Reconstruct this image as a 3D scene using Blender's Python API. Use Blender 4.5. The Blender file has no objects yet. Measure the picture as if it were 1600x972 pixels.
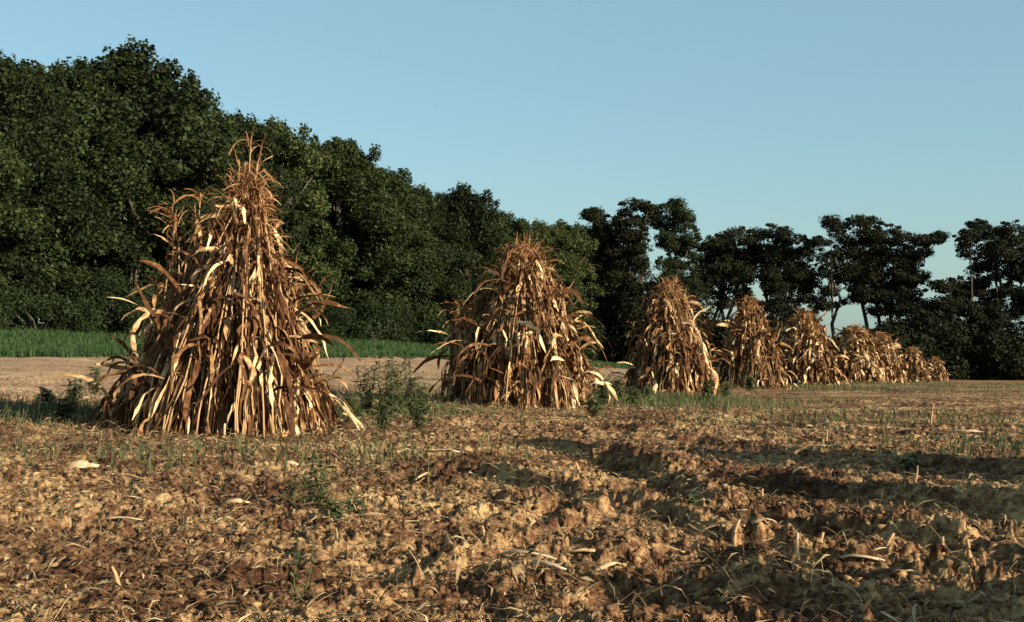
import bpy, math, random
import numpy as np
from mathutils import Vector

# ------------------------------------------------------------------ camera, sky, sun, exposure
scene = bpy.context.scene
COL = scene.collection
F = 2000.0; CX, CY = 800.0, 486.0; HOR = 540.0
PITCH = math.atan((HOR - CY) / F)
CAMZ = 1.1
cam_d = bpy.data.cameras.new('camera'); cam = bpy.data.objects.new('camera', cam_d); COL.objects.link(cam)
cam.location = (0, 0, CAMZ); cam.rotation_euler = (math.radians(90) + PITCH, 0, 0)
cam_d.lens = 45.0; cam_d.sensor_width = 36.0; cam_d.clip_start = 0.05; cam_d.clip_end = 9000
scene.camera = cam

SUN_EL = 18.0
SUN_AZ = 124.0        # clockwise from +Y (view direction): to the right and a little behind the camera
w = bpy.data.worlds.new('World'); scene.world = w; w.use_nodes = True
nt = w.node_tree; bg = nt.nodes['Background']
sky = nt.nodes.new('ShaderNodeTexSky'); sky.sky_type = 'NISHITA'; sky.sun_disc = False
sky.sun_elevation = math.radians(SUN_EL); sky.sun_rotation = math.radians(SUN_AZ)
sky.air_density = 1.1; sky.dust_density = 1.0; sky.ozone_density = 2.4
tint = nt.nodes.new('ShaderNodeMix'); tint.data_type = 'RGBA'; tint.blend_type = 'MULTIPLY'; tint.inputs[0].default_value = 1.0
tint.inputs[7].default_value = (1.0, 1.10, 1.12, 1)
air = nt.nodes.new('ShaderNodeMix'); air.data_type = 'RGBA'; air.inputs[0].default_value = 0.4
air.inputs[7].default_value = (2.8, 4.8, 5.1, 1)
nt.links.new(sky.outputs[0], tint.inputs[6]); nt.links.new(tint.outputs[2], air.inputs[6]); nt.links.new(air.outputs[2], bg.inputs[0]); bg.inputs[1].default_value = 0.062
sd = bpy.data.lights.new('sun', 'SUN'); sd.energy = 5.0; sd.angle = math.radians(0.5); sd.color = (1.0, 0.90, 0.72)
sun = bpy.data.objects.new('sun', sd); COL.objects.link(sun)
el, az = math.radians(SUN_EL), math.radians(SUN_AZ)
tosun = Vector((math.sin(az) * math.cos(el), math.cos(az) * math.cos(el), math.sin(el)))
sun.rotation_euler = tosun.to_track_quat('Z', 'Y').to_euler(); sun.location = (20, -20, 30)
scene.view_settings.view_transform = 'Standard'; scene.view_settings.look = 'None'
scene.view_settings.gamma = 1.0; scene.view_settings.exposure = 1.12
scene.render.resolution_x = 1024; scene.render.resolution_y = 622

rnd = random.Random(7)
nr = np.random.RandomState(7)

# ------------------------------------------------------------------ helpers
def tag(o, label=None, cat=None, group=None, kind=None):
    if label: o['label'] = label
    if cat: o['category'] = cat
    if group: o['group'] = group
    if kind: o['kind'] = kind
    return o

def ray(px, py):
    a = (px - CX) / F; b = (CY - py) / F
    y = math.cos(PITCH) - b * math.sin(PITCH); z = math.sin(PITCH) + b * math.cos(PITCH)
    return a / y, z / y
def at(px, py, D):
    a, z = ray(px, py)
    return (a * D, D, CAMZ + z * D)

class MB:
    """collects vertices and quads/tris, links them as one mesh object"""
    def __init__(s): s.v = []; s.f = []
    def add(s, V, Fc):
        n = len(s.v); s.v.extend(V); s.f.extend([tuple(i + n for i in q) for q in Fc])
    def mesh(s, name, mats, smooth=True, idx=None):
        me = bpy.data.meshes.new(name); me.from_pydata(s.v, [], s.f)
        for m in (mats if isinstance(mats, (list, tuple)) else [mats]): me.materials.append(m)
        if smooth: me.polygons.foreach_set('use_smooth', [True] * len(me.polygons))
        if idx is not None: me.polygons.foreach_set('material_index', idx)
        me.update(); return me
    def build(s, name, mats, parent=None, smooth=True, idx=None):
        o = bpy.data.objects.new(name, s.mesh(name, mats, smooth, idx)); COL.objects.link(o)
        if parent: o.parent = parent
        return o

def np_mesh(name, V, Q, mat, smooth=False):
    me = bpy.data.meshes.new(name); k = Q.shape[1]
    me.vertices.add(len(V)); me.vertices.foreach_set('co', np.ascontiguousarray(V, dtype=np.float32).ravel())
    me.loops.add(Q.size); me.loops.foreach_set('vertex_index', np.ascontiguousarray(Q, dtype=np.int32).ravel())
    me.polygons.add(len(Q)); me.polygons.foreach_set('loop_start', np.arange(0, Q.size, k, dtype=np.int32))
    me.polygons.foreach_set('loop_total', np.full(len(Q), k, dtype=np.int32))
    if smooth: me.polygons.foreach_set('use_smooth', np.ones(len(Q), dtype=bool))
    me.update(calc_edges=True); me.validate(); me.materials.append(mat)
    return me
def link(name, me, parent=None, loc=None):
    o = bpy.data.objects.new(name, me); COL.objects.link(o)
    if parent: o.parent = parent
    if loc is not None: o.location = loc
    return o
def empty(name, loc, rz=0, sc=1):
    o = bpy.data.objects.new(name, None); COL.objects.link(o); o.empty_display_size = .3
    o.location = loc; o.rotation_euler = (0, 0, rz)
    o.scale = (sc, sc, sc) if not isinstance(sc, tuple) else sc
    return o
def copy_tree(o, parent=None):
    c = o.copy(); COL.objects.link(c); c.parent = parent
    for ch in KIDS.get(o.name, []): copy_tree2(ch, c)
    return c
def copy_tree2(o, parent):
    c = o.copy(); COL.objects.link(c); c.parent = parent
    for ch in KIDS.get(o.name, []): copy_tree2(ch, c)
KIDS = {}
def index_kids():
    KIDS.clear()
    for o in bpy.data.objects:
        if o.parent: KIDS.setdefault(o.parent.name, []).append(o)

# noise
def _h(ix, iy, s):
    n = (ix.astype(np.int64) * 374761393 + iy.astype(np.int64) * 668265263 + s * 974634777) & 0x7fffffff
    n = ((n ^ (n >> 13)) * 1274126177) & 0x7fffffff
    n = ((n ^ (n >> 16)) * 1911520717) & 0x7fffffff
    return ((n >> 7) & 0xffff) / 65535.0
def vnoise(x, y, sc, s=0):
    x = x / sc + 731.3; y = y / sc + 517.7
    ix = np.floor(x); iy = np.floor(y); fx = x - ix; fy = y - iy
    fx = fx * fx * (3 - 2 * fx); fy = fy * fy * (3 - 2 * fy)
    a = _h(ix, iy, s); b = _h(ix + 1, iy, s); c = _h(ix, iy + 1, s); d = _h(ix + 1, iy + 1, s)
    return (a * (1 - fx) + b * fx) * (1 - fy) + (c * (1 - fx) + d * fx) * fy - .5
def fbm(x, y, sc, s=0, o=4):
    t = 0; a = 1.0
    for k in range(o): t = t + a * vnoise(x + y * .37 * k, y - x * .37 * k, sc / 2 ** k, s + k); a *= .55
    return t
def clods(x, y, sc, s=0):
    """rounded lumps of uneven size on a jittered grid"""
    gx = np.floor(x / sc); gy = np.floor(y / sc); best = np.zeros_like(x)
    for i in (-1, 0, 1):
        for j in (-1, 0, 1):
            cx = gx + i; cy = gy + j
            jx = (cx + _h(cx, cy, s)) * sc; jy = (cy + _h(cx, cy, s + 1)) * sc
            r = sc * (.18 + .62 * _h(cx, cy, s + 2) ** 2)
            e = 1 - ((x - jx) ** 2 + (y - jy) ** 2) / (r * r)
            best = np.maximum(best, np.sqrt(np.clip(e, 0, 1)) * r * (.5 + .5 * _h(cx, cy, s + 3)))
    return best

# ------------------------------------------------------------------ materials
def mat_base(name):
    m = bpy.data.materials.new(name); m.use_nodes = True
    n = m.node_tree.nodes; b = n['Principled BSDF']; return m, n, m.node_tree.links, b
def ramp(n, stops, interp='LINEAR'):
    r = n.new('ShaderNodeValToRGB'); r.color_ramp.interpolation = interp
    e = r.color_ramp.elements
    while len(e) < len(stops): e.new(.5)
    for i, (p, c) in enumerate(stops): e[i].position = p; e[i].color = (*c, 1)
    return r
def leaf_mat(name, stops, transl=.2, rough=.65, noise=8.0, spread=.35, obj=0):
    """colour varies from leaf to leaf, with blotches along each one"""
    m, n, L, b = mat_base(name)
    g = n.new('ShaderNodeNewGeometry'); tc = n.new('ShaderNodeTexCoord'); nz = n.new('ShaderNodeTexNoise')
    nz.inputs['Scale'].default_value = noise; nz.inputs['Detail'].default_value = 3
    L.new(tc.outputs['Object'], nz.inputs['Vector'])
    mx = n.new('ShaderNodeMath'); mx.operation = 'MULTIPLY_ADD'; mx.inputs[1].default_value = spread; 
    L.new(nz.outputs['Fac'], mx.inputs[0])
    ms = n.new('ShaderNodeMath'); ms.operation = 'MULTIPLY'; ms.inputs[1].default_value = 1 - spread
    L.new(g.outputs['Random Per Island'], ms.inputs[0]); L.new(ms.outputs[0], mx.inputs[2])
    fac = mx.outputs[0]
    if obj:      # each plant of the kind a little lighter or darker than its neighbour
        oi = n.new('ShaderNodeObjectInfo'); oa = n.new('ShaderNodeMath'); oa.operation = 'MULTIPLY_ADD'; oa.inputs[1].default_value = obj
        L.new(oi.outputs['Random'], oa.inputs[0]); sb = n.new('ShaderNodeMath'); sb.operation = 'SUBTRACT'; sb.inputs[1].default_value = obj / 2
        L.new(mx.outputs[0], sb.inputs[0]); L.new(sb.outputs[0], oa.inputs[2]); fac = oa.outputs[0]
    r = ramp(n, stops); L.new(fac, r.inputs[0])
    L.new(r.outputs[0], b.inputs['Base Color']); b.inputs['Roughness'].default_value = rough
    b.inputs['Specular IOR Level'].default_value = .08
    if transl > 0:
        t = n.new('ShaderNodeBsdfTranslucent'); L.new(r.outputs[0], t.inputs['Color'])
        x = n.new('ShaderNodeMixShader'); x.inputs[0].default_value = transl
        L.new(b.outputs[0], x.inputs[1]); L.new(t.outputs[0], x.inputs[2])
        L.new(x.outputs[0], n['Material Output'].inputs['Surface'])
    return m
M = {}
M['husk'] = leaf_mat('dry_corn_leaf', [(.18, (.035, .015, .008)), (.42, (.10, .043, .017)), (.60, (.37, .21, .092)), (.74, (.68, .49, .27)), (1, (.82, .67, .43))], .07, .75, 13, .55)
M['stalk'] = leaf_mat('dry_corn_stalk', [(0, (.14, .07, .03)), (.5, (.36, .21, .10)), (1, (.52, .36, .19))], 0, .5, 7, .6)
M['tassel'] = leaf_mat('dry_tassel', [(.1, (.08, .032, .014)), (.45, (.25, .115, .048)), (.7, (.40, .22, .095)), (1, (.55, .36, .17))], .15, .8, 6)
M['litter'] = leaf_mat('field_litter', [(0, (.045, .022, .011)), (.5, (.17, .10, .05)), (.72, (.38, .26, .13)), (1, (.70, .55, .32))], .1, .7, 6)
M['pale'] = leaf_mat('bleached_husk', [(.3, (.22, .13, .07)), (.5, (.46, .32, .18)), (.7, (.68, .52, .32))], .1, .7, 14, .8)
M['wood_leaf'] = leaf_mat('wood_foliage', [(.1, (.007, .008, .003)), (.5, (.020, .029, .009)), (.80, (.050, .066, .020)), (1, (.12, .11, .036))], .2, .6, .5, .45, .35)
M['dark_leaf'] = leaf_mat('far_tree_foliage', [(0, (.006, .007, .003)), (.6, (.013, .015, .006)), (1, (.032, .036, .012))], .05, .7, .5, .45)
M['shrub_leaf'] = leaf_mat('shrub_foliage', [(.1, (.007, .010, .004)), (.6, (.019, .030, .010)), (1, (.05, .068, .022))], .22, .6, 1, .45)
M['weed'] = leaf_mat('weed_leaf', [(0, (.03, .040, .018)), (.5, (.065, .085, .032)), (1, (.17, .14, .06))], .25, .6, 6)
M['grass'] = leaf_mat('grass_blade', [(0, (.02, .045, .018)), (.5, (.034, .066, .022)), (1, (.09, .12, .04))], .3, .6, .3, .5)
M['yellow'] = leaf_mat('yellowed_foliage', [(0, (.10, .08, .03)), (1, (.26, .19, .06))], .2, .6, 2)

m, n, L, b = mat_base('bark'); tc = n.new('ShaderNodeTexCoord'); nz = n.new('ShaderNodeTexNoise')
nz.inputs['Scale'].default_value = 6; L.new(tc.outputs['Object'], nz.inputs['Vector'])
r = ramp(n, [(.3, (.03, .022, .016)), (.7, (.09, .068, .05))]); L.new(nz.outputs['Fac'], r.inputs[0])
L.new(r.outputs[0], b.inputs['Base Color']); b.inputs['Roughness'].default_value = .9; M['bark'] = m
bp = n.new('ShaderNodeBump'); bp.inputs['Strength'].default_value = .6; bp.inputs['Distance'].default_value = .05
L.new(nz.outputs['Fac'], bp.inputs['Height']); L.new(bp.outputs[0], b.inputs['Normal'])

def soil_mat(name, cols, dusty=False):
    m, n, L, b = mat_base(name); tc = n.new('ShaderNodeTexCoord')
    def nz(sc, det, rough=.55):
        x = n.new('ShaderNodeTexNoise'); x.inputs['Scale'].default_value = sc; x.inputs['Detail'].default_value = det
        x.inputs['Roughness'].default_value = rough; L.new(tc.outputs['Object'], x.inputs['Vector']); return x
    a = nz(.8, 5, .6); c = nz(12, 5, .75); d = nz(60, 4, .7)
    r1 = ramp(n, cols); 
    add = n.new('ShaderNodeMath'); add.operation = 'MULTIPLY_ADD'; add.inputs[1].default_value = .45
    L.new(a.outputs['Fac'], add.inputs[0])
    h = n.new('ShaderNodeMath'); h.operation = 'MULTIPLY'; h.inputs[1].default_value = .55; L.new(c.outputs['Fac'], h.inputs[0])
    L.new(h.outputs[0], add.inputs[2]); L.new(add.outputs[0], r1.inputs[0])
    mixc = n.new('ShaderNodeMix'); mixc.data_type = 'RGBA'; mixc.blend_type = 'MULTIPLY'; mixc.inputs[0].default_value = .7
    r2 = ramp(n, [(.3, (.55, .5, .45)), (.6, (1, 1, 1))]); L.new(d.outputs['Fac'], r2.inputs[0])
    L.new(r1.outputs[0], mixc.inputs[6]); L.new(r2.outputs[0], mixc.inputs[7])
    outc = mixc.outputs[2]
    if dusty:      # the ground beyond the row of shocks is bare, levelled and dusty
        dp = n.new('ShaderNodeVectorMath'); dp.operation = 'DOT_PRODUCT'; dp.inputs[1].default_value = (-.926, .376, 0)
        L.new(tc.outputs['Object'], dp.inputs[0])
        j = n.new('ShaderNodeMath'); j.operation = 'MULTIPLY_ADD'; j.inputs[1].default_value = 5.0
        L.new(a.outputs['Fac'], j.inputs[0]); L.new(dp.outputs['Value'], j.inputs[2])
        mr = n.new('ShaderNodeMapRange'); mr.inputs['From Min'].default_value = 13.0; mr.inputs['From Max'].default_value = 17.0; mr.inputs['To Max'].default_value = .42
        L.new(j.outputs[0], mr.inputs[0])
        m2 = n.new('ShaderNodeMix'); m2.data_type = 'RGBA'; L.new(mr.outputs[0], m2.inputs[0]); L.new(outc, m2.inputs[6]); m2.inputs[7].default_value = (.46, .30, .185, 1)
        outc = m2.outputs[2]
    L.new(outc, b.inputs['Base Color']); b.inputs['Roughness'].default_value = .95
    b.inputs['Specular IOR Level'].default_value = .1
    bp = n.new('ShaderNodeBump'); bp.inputs['Strength'].default_value = .9; bp.inputs['Distance'].default_value = .012
    L.new(d.outputs['Fac'], bp.inputs['Height']); L.new(bp.outputs[0], b.inputs['Normal'])
    return m
M['soil'] = soil_mat('dry_field_soil', [(.41, (.050, .021, .011)), (.49, (.16, .080, .038)), (.56, (.38, .235, .108)), (.67, (.53, .37, .175))], True)
M['turf'] = soil_mat('turf_soil', [(.3, (.025, .05, .02)), (.7, (.05, .09, .03))])

# ------------------------------------------------------------------ the lie of the land
UC = np.array([-400, 0, 600, 800, 960, 1200, 1500, 2000.])
RC = np.array([0, 8, 14, 20, 32, 48, 65, 90, 125, 200, 600, 4000.])
ZT = np.array([
 [0,.05,.20,.32,.55,.95,2.0,2.6,3.0,3.2,3,0],
 [0,.05,.20,.30,.50,.80,1.9,2.4,2.9,3.0,3,0],
 [0,.05,.12,.15,.20,.30,.60,1.45,1.8,1.9,2,0],
 [0,.05,.12,.08,.02,.00,.02,.20,.50,.6,.5,0],
 [0,.05,.10,.05,-.10,-.15,-.30,-.57,-.75,-.9,-1,0],
 [0,.05,.10,.00,-.15,-.28,-.62,-1.2,-1.85,-2.2,-2.5,0],
 [0,.05,.10,.00,-.20,-.42,-.80,-1.4,-2.1,-2.6,-3,0],
 [0,.05,.10,.00,-.20,-.45,-.90,-1.5,-2.2,-2.8,-3,0]])
LR = lambda r: np.log(r + 4.0)
_gu = np.linspace(-400, 2000, 97); _gl = np.linspace(LR(0), LR(4000.), 160)
_tmp = np.array([np.interp(_gl, LR(RC), row) for row in ZT])
_G = np.array([np.interp(_gu, UC, _tmp[:, k]) for k in range(len(_gl))]).T
for _ in range(6):
    P = np.pad(_G, ((1, 1), (0, 0)), 'edge'); _G = (P[:-2] + 2 * P[1:-1] + P[2:]) / 4
    P = np.pad(_G, ((0, 0), (1, 1)), 'edge'); _G2 = (P[:, :-2] + 2 * P[:, 1:-1] + P[:, 2:]) / 4; _G = _G2
def base_z(x, y):
    x = np.asarray(x, float); y = np.asarray(y, float)
    r = np.sqrt(x * x + y * y)
    azm = np.arctan2(x, y); u = np.clip(800 + 2000 * np.tan(np.clip(azm, -1.2, 1.2)), -400, 2000)
    fu = (u + 400) / 2400 * 96; fl = (LR(np.minimum(r, 3999)) - LR(0)) / (LR(4000.) - LR(0)) * 159
    iu = np.clip(fu.astype(int), 0, 95); il = np.clip(fl.astype(int), 0, 158); a = fu - iu; c = fl - il
    z = (_G[iu, il] * (1 - c) + _G[iu, il + 1] * c) * (1 - a) + (_G[iu + 1, il] * (1 - c) + _G[iu + 1, il + 1] * c) * a
    k = np.clip((np.cos(azm) + .2) / .7, 0, 1); k = k * k * (3 - 2 * k)
    return z * k
def bz(x, y): return float(base_z(np.array([x]), np.array([y]))[0])
def gpt(px, py):
    """ground point seen at a photo pixel"""
    a, k = ray(px, py); D = 10.0
    lo, hi = 3.0, 200.0
    for _ in range(40):
        D = math.sqrt(lo * hi)
        if CAMZ + k * D > bz(a * D, D): lo = D
        else: hi = D
    return a * D, D

TRACKS = [  # (pixel polyline, half width, depth)
 ([(850, 703), (1000, 738), (1150, 765), (1300, 782), (1580, 812)], .28, .08),
 ([(935, 722), (1000, 752), (1070, 782)], .22, .20),
 ([(560, 930), (690, 880), (800, 840), (880, 800)], .13, .13),
 ([(490, 866), (640, 826), (760, 785)], .10, .09),
 ([(300, 915), (400, 902), (520, 885)], .08, .08),
 ([(60, 800), (170, 790), (260, 782)], .10, .07),
 ([(1000, 652), (1250, 668), (1560, 700)], .22, .06),
 ([(1080, 690), (1300, 712), (1580, 745)], .20, .10),
 ([(1180, 870), (1350, 905), (1570, 945)], .14, .13),
 ([(1180, 815), (1350, 845), (1580, 888)], .15, .12),
 ([(700, 742), (860, 768), (1000, 800), (1150, 850)], .12, .10),
]
TRK = [([gpt(*p) for p in pl], hw, dp) for pl, hw, dp in TRACKS]
TRK = [(p_, h_, d_ * (.50 if d_ > .15 else .70)) for p_, h_, d_ in TRK]
PITS = [(gpt(1030, 905), .34, .22), (gpt(1055, 880), .2, .15), (gpt(775, 795), .16, .12), (gpt(300, 640), .3, .06), (gpt(430, 885), .12, .08), (gpt(1000, 945), .3, .18)]
def full_z(x, y):
    x = np.asarray(x, float); y = np.asarray(y, float)
    r = np.sqrt(x * x + y * y); z = base_z(x, y)
    near = np.clip(1 - (r - 18) / 40, .0, 1)
    z = z + .07 * fbm(x, y, 3.2, 11, 3) * np.clip(r / 6, .3, 1) * np.clip(1.3 - r / 90, .15, 1)
    # plough furrows running from far left to near right, broken up
    t = x * .85 + y * .53
    side = np.clip((x / np.maximum(y, 1) + .05) / .15, .25, 1)
    z = z + (.014 * np.sin(t * 2 * math.pi / .85 + 3.0 * fbm(x, y, 3.0, 5, 3)) * (1 + 1.6 * fbm(x, y, 1.7, 9, 2))) * near * side
    rough = np.clip(.75 + 1.3 * fbm(x, y, 2.1, 21, 3), .15, 1.6)
    z = z + (.024 * fbm(x, y, .42, 31, 4) + .026 * fbm(x, y, .11, 35, 3) * np.clip(1 - (r - 6) / 25, 0, 1) + .016 * fbm(x, y, .045, 37, 2) * np.clip(1 - (r - 6) / 12, 0, 1)) * rough * near
    m = r < 45
    xm, ym = x[m], y[m]; nm = near[m]; rg = rough[m]
    jx = xm + .05 * fbm(xm, ym, .06, 43, 2); jy = ym + .05 * fbm(xm, ym, .06, 44, 2)
    def bil(sc, sd): return (.28 - np.abs(fbm(jx, jy, sc, sd, 3)))
    c = .045 * bil(.16, 41) * rg + .040 * bil(.07, 51) * np.clip(1 - (r[m] - 10) / 22, 0, 1) + clods(jx, jy, .13, 61) * .16 * np.clip(rg - .5, 0, 1)
    def crust(sc, sd, lo, hi):
        t = np.clip((fbm(jx, jy, sc, sd, 4) - lo) / (hi - lo), 0, 1); return t * t * (3 - 2 * t)
    c += .020 * crust(.55, 111, -.03, .03) * (.5 + .6 * rg) + .020 * crust(.20, 121, -.03, .04) * rg - .024 * crust(.085, 131, .05, .18) * np.clip(1 - (r[m] - 12) / 20, 0, 1)
    z[m] += c * nm
    m = r < 30; xm, ym = x[m], y[m]; d_all = np.zeros_like(xm)
    wob = 1 + 1.1 * fbm(xm, ym, .5, 71, 3)
    for pl, hw, dp in TRK:
        dm = np.full_like(xm, 1e9); sg = np.ones_like(xm)
        for (ax, ay), (bx, by) in zip(pl[:-1], pl[1:]):
            L2 = (bx - ax) ** 2 + (by - ay) ** 2
            tt = np.clip(((xm - ax) * (bx - ax) + (ym - ay) * (by - ay)) / L2, 0, 1)
            dd = np.hypot(xm - ax - tt * (bx - ax), ym - ay - tt * (by - ay))
            side_ = np.sign((xm - ax) * (by - ay) - (ym - ay) * (bx - ax)) * (1 if (by - ay) > 0 else -1)
            sg = np.where(dd < dm, side_, sg); dm = np.minimum(dm, dd)
        dm = dm + .12 * fbm(xm, ym, .35, 81, 3)
        d_all += -.70 * dp * np.exp(-(dm / hw) ** 2) * np.clip(wob, .6, 1.3) + dp * np.where(sg > 0, .85, .12) * np.exp(-((dm - 1.5 * hw) / (.6 * hw)) ** 2) * np.clip(wob, 0.5, 1.3)
    for (cx, cy), rr, dp in PITS:
        d = np.hypot(xm - cx, ym - cy) + .15 * fbm(xm, ym, .3, 91, 3)
        d_all += -.5 * dp * np.exp(-(d / rr) ** 2) + .25 * dp * np.exp(-((d - 1.6 * rr) / (.6 * rr)) ** 2)
    z[m] += d_all
    return z
def fz(x, y): return float(full_z(np.array([x]), np.array([y]))[0])

def polar_sheet(name, azs, rs, mat, lift=0.0, cap=True, zf=full_z):
    A, R = np.meshgrid(azs, rs); X = R * np.sin(A); Y = R * np.cos(A)
    Z = zf(X.ravel(), Y.ravel()) + lift
    V = np.stack([X.ravel(), Y.ravel(), Z], 1); na, k = len(azs), len(rs)
    i = (np.arange(k - 1)[:, None] * na + np.arange(na - 1)[None, :]).ravel()
    Q = np.stack([i, i + 1, i + na + 1, i + na], 1)[:, ::-1]
    return np_mesh(name, V, Q, mat, True)
half = math.radians(24)
azs = np.concatenate([np.linspace(-math.pi, -math.radians(60), 50)[:-1], np.linspace(-math.radians(60), -half, 120)[:-1],
                      np.linspace(-half, half, 1050), np.linspace(half, math.radians(60), 120)[1:], np.linspace(math.radians(60), math.pi, 50)[1:]])
rs = np.concatenate([[.02, .4, 1, 1.8, 2.6], np.geomspace(3.3, 34, 820), np.geomspace(34, 140, 160)[1:], np.geomspace(140, 4000, 40)[1:]])
g = link('ground', polar_sheet('ground', azs, rs, M['soil'])); tag(g, kind='structure')

# green strip between the bare field and the wood
EU = np.array([-400, 0, 500, 700, 850, 960, 1080]); ER = np.array([40, 45, 57, 68, 82, 94, 112.])
def edge_r(azm): return np.interp(800 + 2000 * np.tan(azm), EU, ER)
sa = np.linspace(math.atan(-1200 / 2000), math.atan(270 / 2000), 260); ks = np.linspace(0, 1, 60)
A, K = np.meshgrid(sa, ks); R0 = edge_r(A) + 1.3 * np.sin(A * 90) * .4 + fbm(A * 200, A * 0, 3, 3, 3) * 6; R1 = np.minimum(R0 + 60, 150)
R = R0 + (R1 - R0) * K; X = R * np.sin(A); Y = R * np.cos(A); Z = full_z(X.ravel(), Y.ravel()) + .03
na = len(sa); i = (np.arange(59)[:, None] * na + np.arange(na - 1)[None, :]).ravel()
gs = link('grass_field', np_mesh('grass_field', np.stack([X.ravel(), Y.ravel(), Z], 1), np.stack([i, i + 1, i + na + 1, i + na], 1)[:, ::-1], M['turf'], True))
tag(gs, kind='structure')
def tufts(name, X, Y, h, wd, mat, zl=0):
    n = len(X); a = nr.rand(n) * 6.283; hh = h * (.5 + nr.rand(n)); lean = nr.randn(n, 2) * .35
    Z = full_z(X, Y) + zl - .01
    dx = np.cos(a) * wd; dy = np.sin(a) * wd
    V = np.zeros((n, 4, 3)); V[:, 0] = np.stack([X - dx, Y - dy, Z], 1); V[:, 1] = np.stack([X + dx, Y + dy, Z], 1)
    tx = X + lean[:, 0] * hh; ty = Y + lean[:, 1] * hh
    V[:, 2] = np.stack([tx + dx * .25, ty + dy * .25, Z + hh], 1); V[:, 3] = np.stack([tx - dx * .25, ty - dy * .25, Z + hh * .97], 1)
    return np_mesh(name, V.reshape(-1, 3), np.arange(n * 4).reshape(n, 4), mat)
n_ = 60000; ta = nr.uniform(sa[0] + .12, sa[-1], n_); tr = edge_r(ta) - 2.5 + nr.rand(n_) ** 1.3 * 44
kp = fbm(tr * np.sin(ta), tr * np.cos(ta), 5, 66, 3) + nr.randn(n_) * .2 > -.15 - .3 * np.clip((tr - edge_r(ta)) / 6, -1, 1); ta, tr = ta[kp], tr[kp]
o = link('meadow_grass', tufts('meadow_grass', tr * np.sin(ta), tr * np.cos(ta), .22, .03, M['grass'], .03))
tag(o, 'strip of green grass between the bare field and the wood', 'grass', kind='stuff')

# ------------------------------------------------------------------ ribbons and tubes
def nrm(v):
    l = math.sqrt(v[0] ** 2 + v[1] ** 2 + v[2] ** 2) or 1; return (v[0] / l, v[1] / l, v[2] / l)
def crs(a, b): return (a[1] * b[2] - a[2] * b[1], a[2] * b[0] - a[0] * b[2], a[0] * b[1] - a[1] * b[0])
def ribbon(mb, pts, width, side, twist=0, fold=.3, r=rnd, prof=None):
    n = len(pts); V = []; ang = 0
    for i, p in enumerate(pts):
        q = pts[min(i + 1, n - 1)]; o_ = pts[max(i - 1, 0)]
        d = nrm((q[0] - o_[0], q[1] - o_[1], q[2] - o_[2]))
        nn = crs(side, d); nn = nrm(nn); s = crs(d, nn)
        ang += twist / n + r.gauss(0, .18)
        c, sn = math.cos(ang), math.sin(ang)
        s2 = (s[0] * c + nn[0] * sn, s[1] * c + nn[1] * sn, s[2] * c + nn[2] * sn)
        n2 = (nn[0] * c - s[0] * sn, nn[1] * c - s[1] * sn, nn[2] * c - s[2] * sn)
        t = i / (n - 1); wd = width * r.uniform(.72, 1.2) * (prof(t) if prof else (.35 + 1.3 * t) * (1 - t) ** .6 * 1.15 + .02)
        f = fold * wd * r.uniform(.3, 1.4)
        f2 = f * r.uniform(-.2, 1.6); V.append((p[0] - s2[0] * wd + n2[0] * f, p[1] - s2[1] * wd + n2[1] * f, p[2] - s2[2] * wd + n2[2] * f))
        V.append(p)
        V.append((p[0] + s2[0] * wd + n2[0] * f2, p[1] + s2[1] * wd + n2[1] * f2, p[2] + s2[2] * wd + n2[2] * f2))
    Fc = []
    for i in range(n - 1):
        a = i * 3; Fc += [(a, a + 1, a + 4, a + 3), (a + 1, a + 2, a + 5, a + 4)]
    mb.add(V, Fc); return len(Fc)
def tube(mb, pts, rads, k=6):
    V = []; n = len(pts)
    for i, p in enumerate(pts):
        q = pts[min(i + 1, n - 1)]; o_ = pts[max(i - 1, 0)]
        d = nrm((q[0] - o_[0], q[1] - o_[1], q[2] - o_[2]))
        a = nrm(crs(d, (.3, .9, .2) if abs(d[2]) > .7 else (0, 0, 1))); b_ = crs(d, a)
        for j in range(k):
            c = math.cos(j * 6.2832 / k) * rads[i]; s = math.sin(j * 6.2832 / k) * rads[i]
            V.append((p[0] + a[0] * c + b_[0] * s, p[1] + a[1] * c + b_[1] * s, p[2] + a[2] * c + b_[2] * s))
    Fc = [(i * k + j, i * k + (j + 1) % k, (i + 1) * k + (j + 1) % k, (i + 1) * k + j) for i in range(n - 1) for j in range(k)]
    Fc.append(tuple(range(k))[::-1]); Fc.append(tuple((n - 1) * k + j for j in range(k)))
    mb.add(V, Fc); return len(Fc)

def hang(p, d, L, grav, r, n=9, coll=None, wob=.16):
    """a limp blade: starts along d, arches over and falls"""
    pts = [p]; st = L / (n - 1)
    for i in range(n - 1):
        d = nrm((d[0] + r.gauss(0, wob), d[1] + r.gauss(0, wob), d[2] - grav + r.gauss(0, wob * .6)))
        p = (p[0] + d[0] * st, p[1] + d[1] * st, p[2] + d[2] * st)
        if coll:
            cr = coll(p); 
            if cr: p = cr
        if p[2] < .01: p = (p[0] + d[0] * st * .4, p[1] + d[1] * st * .4, .01 + r.random() * .02)
        pts.append(p)
    return pts

def stalk_path(base, top, bow, n=9):
    return [(base[0] + (top[0] - base[0]) * t + bow[0] * 4 * t * (1 - t), base[1] + (top[1] - base[1]) * t + bow[1] * 4 * t * (1 - t),
             base[2] + (top[2] - base[2]) * t + bow[2] * 4 * t * (1 - t)) for t in [i / (n - 1) for i in range(n)]]

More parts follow.
